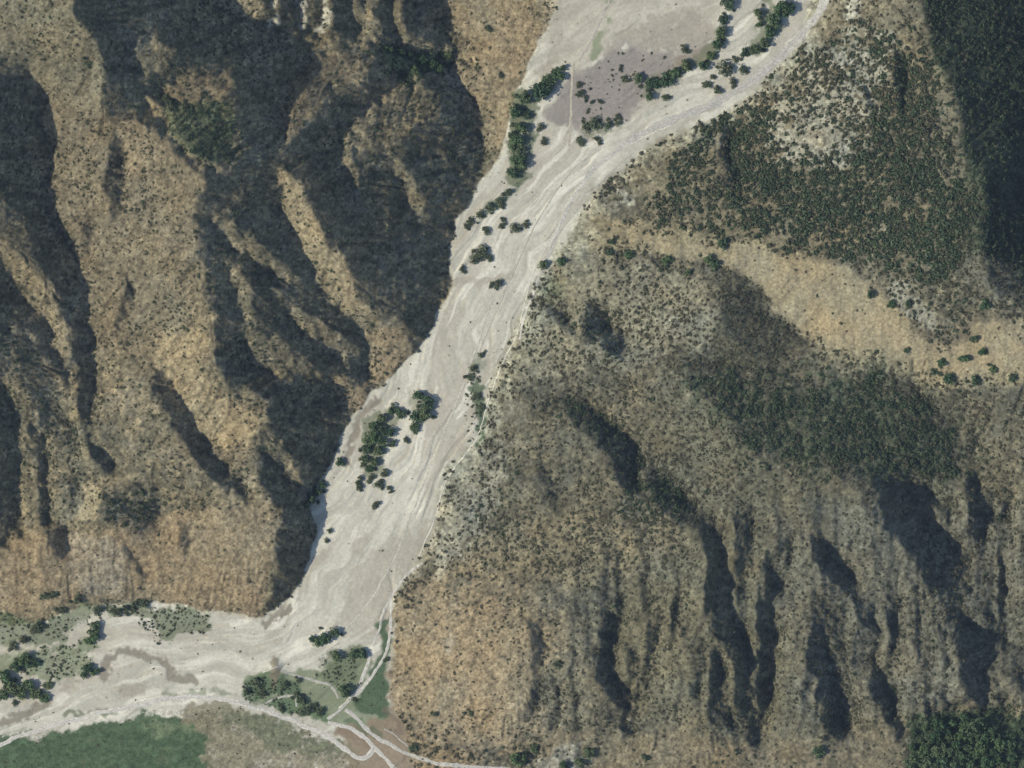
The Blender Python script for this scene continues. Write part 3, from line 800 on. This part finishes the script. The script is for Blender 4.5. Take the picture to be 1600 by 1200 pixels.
def tree(x, y, r, label, cat='tree', kind='tree', name=None, group=None, tall=1.0):
    rad = r * MPP * 1.35
    z = float(zat(x, y))
    root = bpy.data.objects.new(name or ('broadleaf_tree' if kind == 'tree' else 'leafy_bush'), None)
    COL.objects.link(root)
    root.empty_display_size = .5
    root.location = (wx(x), wy(y), z); root.rotation_euler = (0, 0, random.random() * 6.28)
    root.scale = (rad * random.uniform(.75, 1.25), rad * random.uniform(.75, 1.25), rad * random.uniform(.95, 1.2) * tall)
    tag(root, label, cat, group)
    c = random.randrange(6) if kind == 'tree' else 6 + random.randrange(4)
    link('crown', CROWNS[c], root)
    link('trunk', TRUNKS[random.randrange(3)], root)
    return root

ORD = ['first','second','third','fourth','fifth','sixth','seventh','eighth','ninth','tenth','eleventh','twelfth','thirteenth','fourteenth','fifteenth','sixteenth','seventeenth','eighteenth','nineteenth','twentieth']
# (kind, where it stands, counted from, group, [(x, y, crown radius in frame pixels)])
STANDS = [
 ('tree', 'in the dark line curving round the mauve flat', 'top', 'trees round the mauve flat', [(1137,5,10),(1130,30,7),(1127,50,9),(1122,68,9),(1112,88,7),(1100,102,8),(1072,103,9),(1055,113,8),(1040,125,9),(1020,130,9),(1015,150,8),(997,122,8)]),
 ('tree', 'in the green clump beside the top road', 'top', 'trees beside the top road', [(1222,15,12),(1210,32,11),(1235,12,8),(1203,50,9),(1195,67,9),(1180,78,8),(1163,82,7),(1185,20,8),(1186,38,6)]),
 ('bush', 'on the gravel between mauve flat and top road', 'left', 'bushes on the upper gravel', [(1134,107,11),(1160,108,7),(1145,127,6),(1122,142,6),(1107,132,6),(1150,93,4),(1112,120,4),(1068,75,6),(1039,152,5)]),
 ('bush', 'dotted over the mauve flat', 'left', 'bushes on the mauve flat', [(975,123,5),(970,103,3.5),(905,130,4),(904,148,5),(915,156,3.5),(924,160,3.5),(936,158,3.5),(965,181,4)]),
 ('bush', 'along the lower edge of the mauve flat', 'left', 'bushes under the mauve flat', [(930,192,9),(915,199,7),(950,195,7),(965,192,5),(907,223,6),(932,216,5),(845,198,6),(850,222,6)]),
 ('tree', 'in the tall row at the foot of the tan upper slope', 'top', 'trees at the foot of the tan slope', [(880,106,6),(872,118,9),(858,128,11),(845,142,13),(819,152,11),(805,175,11),(815,200,10),(822,180,7),(808,225,13),(810,250,14),(803,270,9),(800,212,8)]),
 ('bush', 'in the green strip on the left river bank', 'top', 'bushes of the left bank strip', [(795,300,6),(780,315,6),(765,325,7),(750,335,6),(735,347,6),(728,354,5)]),
 ('bush', 'on the left side gravel below the green strip', 'top', 'bushes on the left gravel', [(805,355,7),(785,352,6),(822,351,5),(760,361,5),(750,395,9),(742,405,8),(762,402,6),(722,420,5),(778,443,7),(767,447,4)]),
 ('tree', 'of the lone pair beside the upper right track', 'left', 'pair beside the track', [(848,414,7.5),(877,408,7)]),
 ('bush', 'in the thin green strip along the right bank', 'top', 'bushes of the right bank strip', [(752,555,5),(740,575,6),(735,590,5),(745,620,6),(752,637,5)]),
 ('tree', 'in the right hand clump on mid river gravel', 'top', 'right clump in mid river', [(653,618,8),(668,630,10),(663,645,10),(650,652,9),(648,668,7)]),
 ('tree', 'in the large left clump on mid river gravel', 'top', 'large clump in mid river', [(625,645,8),(612,639,7),(596,654,9),(588,668,9),(606,675,9),(578,685,10),(597,690,9),(572,702,9),(590,705,8),(568,718,7),(583,722,8),(577,732,6),(614,693,5)]),
 ('bush', 'scattered just below the large mid river clump', 'top', 'bushes below the mid river clump', [(563,748,5),(600,740,7),(580,747,6),(591,757,7),(562,762,6),(608,763,5),(588,788,6),(636,690,4)]),
 ('tree', 'tucked under the shadowed cliff left of river', 'top', 'trees under the cliff', [(487,780,9),(496,768,8),(503,758,6),(478,790,6),(530,722,6)]),
 ('bush', 'at the sand edge beside the cliff shadow', 'top', 'bushes by the cliff shadow', [(515,830,4.5),(510,845,4.5)]),
 ('tree', 'in the oval clump above the track fork', 'left', 'oval clump above the fork', [(508,997,10),(522,988,9),(496,1004,8),(488,998,6)]),
 ('tree', 'in the short row below the oval clump', 'left', 'row below the oval clump', [(525,1025,8),(552,1023,7),(566,1022,8)]),
 ('tree', 'standing round and dark beside the fork track', 'left', None, [(538,1080,11)]),
 ('bush', 'in the plots between river bend and main track', 'left', 'bushes between bend and track', [(470,1095,9),(478,1112,9),(500,1112,8),(462,1085,6),(445,1070,6),(400,1068,7),(385,1080,7),(410,1085,6),(440,1108,6),(465,1064,5),(553,1095,4),(605,1030,4)]),
 ('bush', 'in the green band under the red cliff', 'left', 'bushes under the red cliff', [(80,930,8),(68,932,6),(122,935,10),(96,955,6),(60,978,8),(50,985,7),(35,1000,8),(180,957,8),(195,950,7),(210,945,8),(225,944,8),(150,955,7),(20,1010,7)]),
 ('tree', 'standing in the middle of the lower left gravel bar', 'top', 'trees on the gravel bar', [(148,980,9),(145,993,9),(139,1002,6)]),
 ('tree', 'beside the muddy bend of the stream', 'left', 'trees beside the muddy bend', [(135,1045,9),(148,1050,7),(130,1056,6)]),
 ('tree', 'in the dark clump on the lower left bank', 'left', 'clump on the lower left bank', [(38,1030,10),(48,1037,9),(25,1042,9),(8,1060,11),(18,1075,11),(30,1085,11),(42,1072,9),(55,1085,9),(68,1090,7),(4,1087,10),(75,1072,5)]),
 ('tree', 'among the trees at the bottom edge below the orange slope', 'left', 'trees at the bottom edge', [(810,1186,14),(835,1169,7),(920,1178,8),(906,1192,7),(880,1196,7),(1010,1185,5)]),
 ('bush', 'scattered low on the bare orange slope', 'left', 'bushes on the orange slope', [(680,1117,5),(735,1115,5),(870,1038,8),(646,1171,6)]),
 ('tree', 'along the upper edge of the straw clearing', 'left', 'trees along the clearing', [(983,398,7),(1042,406,9),(1129,380,8.5),(952,395,5.5),(1107,405,7),(1116,413,6),(1075,426,7),(955,378,4)]),
 ('tree', 'at the right end of the straw clearing', 'left', 'trees at the end of the clearing', [(1507,560,8),(1470,566,6),(1460,581,5),(1533,550,7),(1522,530,6),(1537,476,7),(1482,592,10),(1523,595,8),(1550,577,6),(1580,590,7),(1415,548,4),(1360,460,6),(1393,475,5),(1418,474,5)]),
 ('tree', 'standing alone near the foot of the right gullies', 'left', None, [(1280,1175,8)]),
 ('tree', 'standing in the green hollow high on the left mountain', 'left', 'trees in the green hollow', [(660,95,8),(672,101,8),(686,108,7),(640,86,7),(625,80,7),(648,109,6),(606,78,6),(700,86,6)]),
 ('bush', 'standing singly high on the left mountain', 'left', 'single bushes on the left mountain', [(142,102,6),(265,162,7),(764,47,4),(782,119,4)]),
]
for kind, where, end, grp, pts in STANDS:
    pts = sorted(pts, key=(lambda q: q[1]) if end == 'top' else (lambda q: q[0]))
    noun = 'dark green tree' if kind == 'tree' else 'grey green bush'
    for k, (x, y, r) in enumerate(pts):
        lab = f'{noun} {where}' if len(pts) == 1 else f'{ORD[k]} {kind} from {end} {where}'
        tree(x, y, r, lab, kind, kind, group=grp)
    if len(pts) >= 4:
        for x, y, r in pts:
            a = random.random() * 6.28; d = r * random.uniform(.9, 1.7)
            tree(x + d * math.cos(a), y + d * math.sin(a), random.uniform(2.2, 4.5), f'low undergrowth bush {where}', 'bush', 'bush', name='undergrowth_bush', group='undergrowth: ' + grp)
# the wood in the bottom right corner
wood = []
for _ in range(900):
    x = 1425 + random.random() * 170; y = 1118 + random.random() * 80
    if not (y > 1120 + max(0, (1470 - x)) * .6 and not (x > 1545 and y < 1142)): continue
    if all(math.hypot(x - a, y - b) > 13 for a, b in wood): wood.append((x, y))
wood.sort()
for k, (x, y) in enumerate(wood):
    tree(x, y, random.uniform(5, 13), 'green tree in the dense wood of the bottom right corner', 'tree', 'tree', group='trees of the bottom right wood')
# ------------------------------------------------------------------ scrub
def proto(name, mat, seed, clumps=5, leaves=13, leaf=.34):
    v_, f_ = leaf_cloud(seed, clumps, leaves, .55, leaf, .45, .55)
    return bpy.data.objects.new(name, mesh_from(name, v_, f_, mat))
def library(name, mat, seed):
    c = bpy.data.collections.new(name)
    for k in range(4): c.objects.link(proto(name, mat, seed + k))
    return c
LIB = [library('dry_shrub_forms', M_dry, 200), library('olive_shrub_forms', M_olive, 220), library('dark_shrub_forms', M_dark, 240)]

DEN = np.where(west_side, .032, .050).astype(float)          # plants per square metre
SZ = np.where(west_side, 1.3, 1.45).astype(float)
KIND = np.where(west_side, .45, .35).astype(float)           # 0 dry .. 1 dark green
def plant(poly, den, sz, kind, feather=8):
    m = blur(pmask(poly, CPX, CPY).astype(float), max(2, int(feather * 1.3 / 1.8)))
    m = sstep(.2, .8, m + (nB - .5) * 1.2 * sstep(0, .2, m))
    global DEN, SZ, KIND
    DEN = DEN * (1 - m) + den * m; SZ = SZ * (1 - m) + sz * m; KIND = KIND * (1 - m) + kind * m
DARKW = SLOPES[0][1]
plant(DARKW, .030, 1.2, .65)
plant([(240,160),(310,165),(370,130),(380,250),(320,260),(270,215)], .11, 1.3, .9)
plant([(590,75),(660,72),(710,90),(700,115),(650,150),(590,120)], .06, 1.9, 1.0)
plant([(0,860),(60,850),(110,850),(170,840),(290,805),(430,790),(437,860),(410,965),(320,955),(250,943),(110,955),(0,990)], .006, 1.0, .5)
plant([(155,765),(245,760),(255,800),(240,830),(190,832),(155,815)], .05, 1.7, .7)
plant([(690,0),(880,0),(830,95),(800,160),(785,240),(757,240),(754,100),(700,40)], .006, 1.2, .6)
plant([(240,520),(330,490),(350,590),(410,680),(330,680),(262,580)], .012, 1.0, .4)
plant([(0,490),(40,520),(100,590),(122,700),(130,800),(80,800),(60,640),(0,590)], .06, 1.3, .6)
plant([(1000,240),(1120,195),(1200,110),(1300,30),(1440,30),(1480,130),(1530,270),(1530,400),(1450,470),(1250,400),(1100,360),(1000,330)], .085, 2.2, .75, 14)
plant([(1150,290),(1300,250),(1500,260),(1530,400),(1440,440),(1250,395),(1150,360)], .115, 2.4, .88, 14)
plant([(1190,110),(1310,40),(1380,80),(1340,240),(1230,260)], .05, 1.8, .65, 10)
plant([(1420,0),(1455,60),(1480,130),(1512,240),(1532,400),(1600,495),(1600,0)], .11, 1.9, .95, 12)
plant([(910,340),(1000,358),(1110,378),(1250,398),(1330,425),(1400,485),(1440,535),(1500,545),(1540,500),(1600,505),(1600,560),(1480,585),(1380,570),(1290,555),(1250,510),(1170,440),(1120,405),(1000,390)], .004, 1.1, .6, 5)
plant([(1380,440),(1480,450),(1530,500),(1500,530),(1430,520)], .045, 1.6, .6, 8)
plant([(1130,425),(1160,430),(1185,470),(1240,505),(1262,545),(1240,560),(1160,560),(1110,520)], .14, 1.15, .42, 8)
plant([(1060,565),(1180,572),(1280,600),(1370,592),(1480,640),(1530,690),(1520,720),(1450,740),(1350,755),(1200,720),(1120,650)], .10, 1.9, .92, 26)
plant([(820,620),(920,610),(1020,720),(1110,815),(1050,830),(960,790),(900,680)], .085, 1.6, .75, 10)
plant([(1000,720),(1060,740),(1120,800),(1180,840),(1100,850),(1040,820)], .10, 1.9, .85, 10)
plant([(850,475),(960,480),(980,560),(900,545),(850,520)], .08, 1.5, .7, 8)
plant([(700,725),(760,700),(800,740),(790,860),(690,890),(690,800)], .055, 1.5, .5, 10)
plant([(920,850),(1250,760),(1600,740),(1600,1110),(1400,1130),(1200,1150),(1000,1130),(930,960)], .050, 1.35, .42, 14)
plant([(618,930),(660,905),(760,925),(830,960),(840,1080),(820,1160),(700,1185),(640,1160)], .014, 1.1, .35, 30)
plant([(740,900),(920,930),(940,1000),(860,1060),(740,1000)], .03, 1.2, .35, 12)
plant([(840,1140),(1400,1150),(1400,1200),(840,1200)], .012, 1.2, .5, 8)
plant([(1420,1125),(1470,1120),(1545,1118),(1600,1140),(1600,1200),(1400,1200)], .09, 1.6, 1.0, 6)
plant([(1290,0),(1262,52),(1185,135),(1110,192),(1000,245),(915,330),(960,340),(1060,230),(1190,150),(1300,40)], .012, 1.2, .5, 6)
plant([(885,375),(905,330),(960,350),(930,400),(900,470),(860,470)], .02, 1.1, .4, 6)
DEN = np.where(valley, 0.0012, DEN); SZ = np.where(valley, .8, SZ)
for pl, dn in [([(0,990),(60,968),(130,950),(330,955),(325,990),(255,1005),(200,965),(130,985),(0,1020)], .08), ([(30,1020),(75,1003),(150,1000),(140,1045),(120,1065),(30,1055)], .06),
               ([(728,350),(800,292),(822,285),(770,332)], .07), ([(375,1065),(475,1080),(510,1115),(450,1120),(380,1100)], .07), ([(500,1020),(575,1020),(545,1075),(505,1055)], .05),
               ([(905,110),(1010,60),(1070,110),(1000,160),(905,195)], .012), ([(735,590),(757,548),(760,680),(720,712)], .04)]:
    m = pmask(pl); DEN[m] = dn; SZ[m] = 1.0; KIND[m] = .9
DEN[fld] = .004
# hollows and gullies carry denser scrub, crests are thinner
curv = blur(Z, 8) - blur(Z, 2)
DEN *= np.clip(1 + curv * .35, .45, 1.7) * np.clip(3.2 * (.55 * fbm(XW, YW, 16, 4, 2700) + .45 * fbm(XW, YW, 60, 3, 2750)) - .75, .08, 2.2)
inf = (PX > -90) & (PX < 1690) & (PY > -90) & (PY < 1290)
pick = (rng.random(PX.shape) < DEN * H * H * 3.3) & inf
# keep tracks clear
trkmask = np.zeros(PX.shape, bool)
for p, w, c in TRACKS: trkmask |= linedist(p) < w * .75
pick &= ~trkmask & ~((mud > .3) & valley)
jj, ii = np.where(pick)
sx = PX[jj, ii] + (rng.random(len(ii)) - .5) * H / MPP; sy = PY[jj, ii] + (rng.random(len(ii)) - .5) * H / MPP
ss = SZ[jj, ii] * 1.08 * (.45 + 1.35 * rng.random(len(ii)) ** 2.2)
kk = KIND[jj, ii] + rng.normal(size=len(ii)) * .22
kk = np.where(kk < .42, 0, np.where(kk < .72, 1, 2))
sz_ = zat(sx, sy)
# the 300 largest in view are things of their own
lit = gx[jj, ii] > -.3
inside = (sx > 12) & (sx < 1588) & (sy > 12) & (sy < 1188)
REG = [
 ('shrubs on the straw coloured clearing', 'small dark shrub dotted over the bare straw coloured clearing', [(910,340),(1110,378),(1330,425),(1440,535),(1540,500),(1600,505),(1600,560),(1480,585),(1290,555),(1170,440)], 40, 0),
 ('shrubs on the pale rocky slope', 'rounded grey green shrub among pale rock outcrops below the right ridge', [(1190,110),(1310,40),(1400,80),(1380,200),(1230,270)], 50, 0),
 ('shrubs on the orange foot slope', 'lone low shrub on the bare orange foot slope beside the green strip', [(618,930),(760,925),(830,960),(840,1080),(700,1185),(640,1160)], 30, 0),
 ('shrubs on the gravel of the river', 'tiny low shrub standing alone on pale river gravel', [(900,300),(1100,195),(880,380),(700,720),(620,920),(480,1000),(420,1000),(500,830),(700,480)], 25, 0),
 ('shrubs on the mauve flat', 'small dark bush on the mauve earth flat above the river fork', [(905,110),(1010,60),(1070,110),(1000,160),(905,195)], 15, 0),
 ('shrubs below the dry grey patch', 'grey green shrub on tan ground between river and the grey thicket', [(880,420),(1110,420),(1120,550),(900,560)], 50, 0),
 ('shrubs on the red cliff', 'sparse shrub clinging to the reddish cliff above the river bend', [(110,850),(290,805),(430,790),(430,930),(250,935),(110,945)], 20, 0),
 ('shrubs on the left sunlit spur', 'small shrub on the sunlit straw spur of the left mountain', [(240,520),(330,490),(350,590),(410,680),(330,680),(262,580)], 30, 0),
 ('shrubs on the lower right ribs', 'grey shrub on a sunlit rib between the shadowed lower right gullies', [(1210,890),(1300,920),(1330,1100),(1220,1120)], 40, 0),
]
single = np.zeros(len(ii), bool)
forms = [[o.data for o in L.objects] for L in LIB]
for grp, lab, poly, n, _ in REG:
    m = pmask(poly, sx, sy) & inside & ~single & lit
    idx = np.where(m)[0]
    idx = idx[np.argsort(-ss[idx])][:n]
    for q in idx:
        single[q] = True
        o = link('shrub', forms[kk[q]][q % 4])
        s = float(ss[q]) * 1.08
        o.location = (wx(sx[q]), wy(sy[q]), float(sz_[q]) - .1 * s); o.scale = (s, s, s * .95); o.rotation_euler = (0, 0, float(q % 63) / 10)
        tag(o, lab, 'shrub', grp)

def scatter(name, label, lib, sel):
    n = len(sel)
    me = bpy.data.meshes.new(name)
    me.vertices.add(n)
    me.vertices.foreach_set('co', np.stack([wx(sx[sel]), wy(sy[sel]), sz_[sel] - .1 * ss[sel]], 1).astype(np.float32).ravel())
    a = me.attributes.new('plant_size', 'FLOAT', 'POINT'); a.data.foreach_set('value', ss[sel].astype(np.float32))
    a = me.attributes.new('plant_turn', 'FLOAT', 'POINT'); a.data.foreach_set('value', (rng.random(n) * 6.28).astype(np.float32))
    me.update()
    o = link(name, me); o['kind'] = 'stuff'; o['label'] = label; o['category'] = 'scrub'
    ng = bpy.data.node_groups.new(name, 'GeometryNodeTree')
    ng.interface.new_socket('Geometry', in_out='INPUT', socket_type='NodeSocketGeometry')
    ng.interface.new_socket('Geometry', in_out='OUTPUT', socket_type='NodeSocketGeometry')
    N = ng.nodes; Lk = ng.links
    gi = N.new('NodeGroupInput'); go = N.new('NodeGroupOutput')
    mp = N.new('GeometryNodeMeshToPoints'); ci = N.new('GeometryNodeCollectionInfo'); ip = N.new('GeometryNodeInstanceOnPoints')
    ci.inputs['Collection'].default_value = lib; ci.inputs['Separate Children'].default_value = True; ci.inputs['Reset Children'].default_value = True
    ip.inputs['Pick Instance'].default_value = True
    at = N.new('GeometryNodeInputNamedAttribute'); at.data_type = 'FLOAT'; at.inputs['Name'].default_value = 'plant_size'
    tu = N.new('GeometryNodeInputNamedAttribute'); tu.data_type = 'FLOAT'; tu.inputs['Name'].default_value = 'plant_turn'
    cx = N.new('ShaderNodeCombineXYZ')
    Lk.new(gi.outputs[0], mp.inputs['Mesh']); Lk.new(mp.outputs[0], ip.inputs['Points']); Lk.new(ci.outputs[0], ip.inputs['Instance'])
    Lk.new(at.outputs['Attribute'], ip.inputs['Scale']); Lk.new(tu.outputs['Attribute'], cx.inputs['Z']); Lk.new(cx.outputs[0], ip.inputs['Rotation'])
    Lk.new(ip.outputs[0], go.inputs[0])
    md = o.modifiers.new('scatter', 'NODES'); md.node_group = ng
    return o
idx = np.arange(len(ii))
scatter('dry_scrub', 'dry grey brown scrub covering the slopes on both sides', LIB[0], idx[(kk == 0) & ~single])
scatter('olive_scrub', 'olive scrub covering the slopes on both sides', LIB[1], idx[(kk == 1) & ~single])
scatter('dark_green_scrub', 'dense dark green scrub in hollows and shaded slopes', LIB[2], idx[(kk == 2) & ~single])
print('plants', len(ii), 'singles', int(single.sum()))

# ------------------------------------------------------------------ the air between the survey plane and the ground
zb, zt, hw = float(V[:, 2].min()) - 1.0, CAM_H + 60.0, 2600.0
hv = np.array([(x, y, z) for z in (zb, zt) for x, y in ((-hw, -hw), (hw, -hw), (hw, hw), (-hw, hw))])
hf = np.array([(3, 2, 1, 0), (4, 5, 6, 7), (0, 1, 5, 4), (1, 2, 6, 5), (2, 3, 7, 6), (3, 0, 4, 7)])
hm = bpy.data.materials.new('thin_air'); hm.use_nodes = True
hm.node_tree.nodes.clear()
ho = hm.node_tree.nodes.new('ShaderNodeOutputMaterial'); hp = hm.node_tree.nodes.new('ShaderNodeVolumePrincipled')
hp.inputs['Color'].default_value = (.60, .74, 1.0, 1); hp.inputs['Density'].default_value = 1.9e-6
hm.node_tree.links.new(hp.outputs[0], ho.inputs['Volume'])
air = link('haze', mesh_from('haze', hv, hf, hm)); air['kind'] = 'stuff'; air['label'] = 'thin pale blue haze over the whole valley'; air['category'] = 'haze'
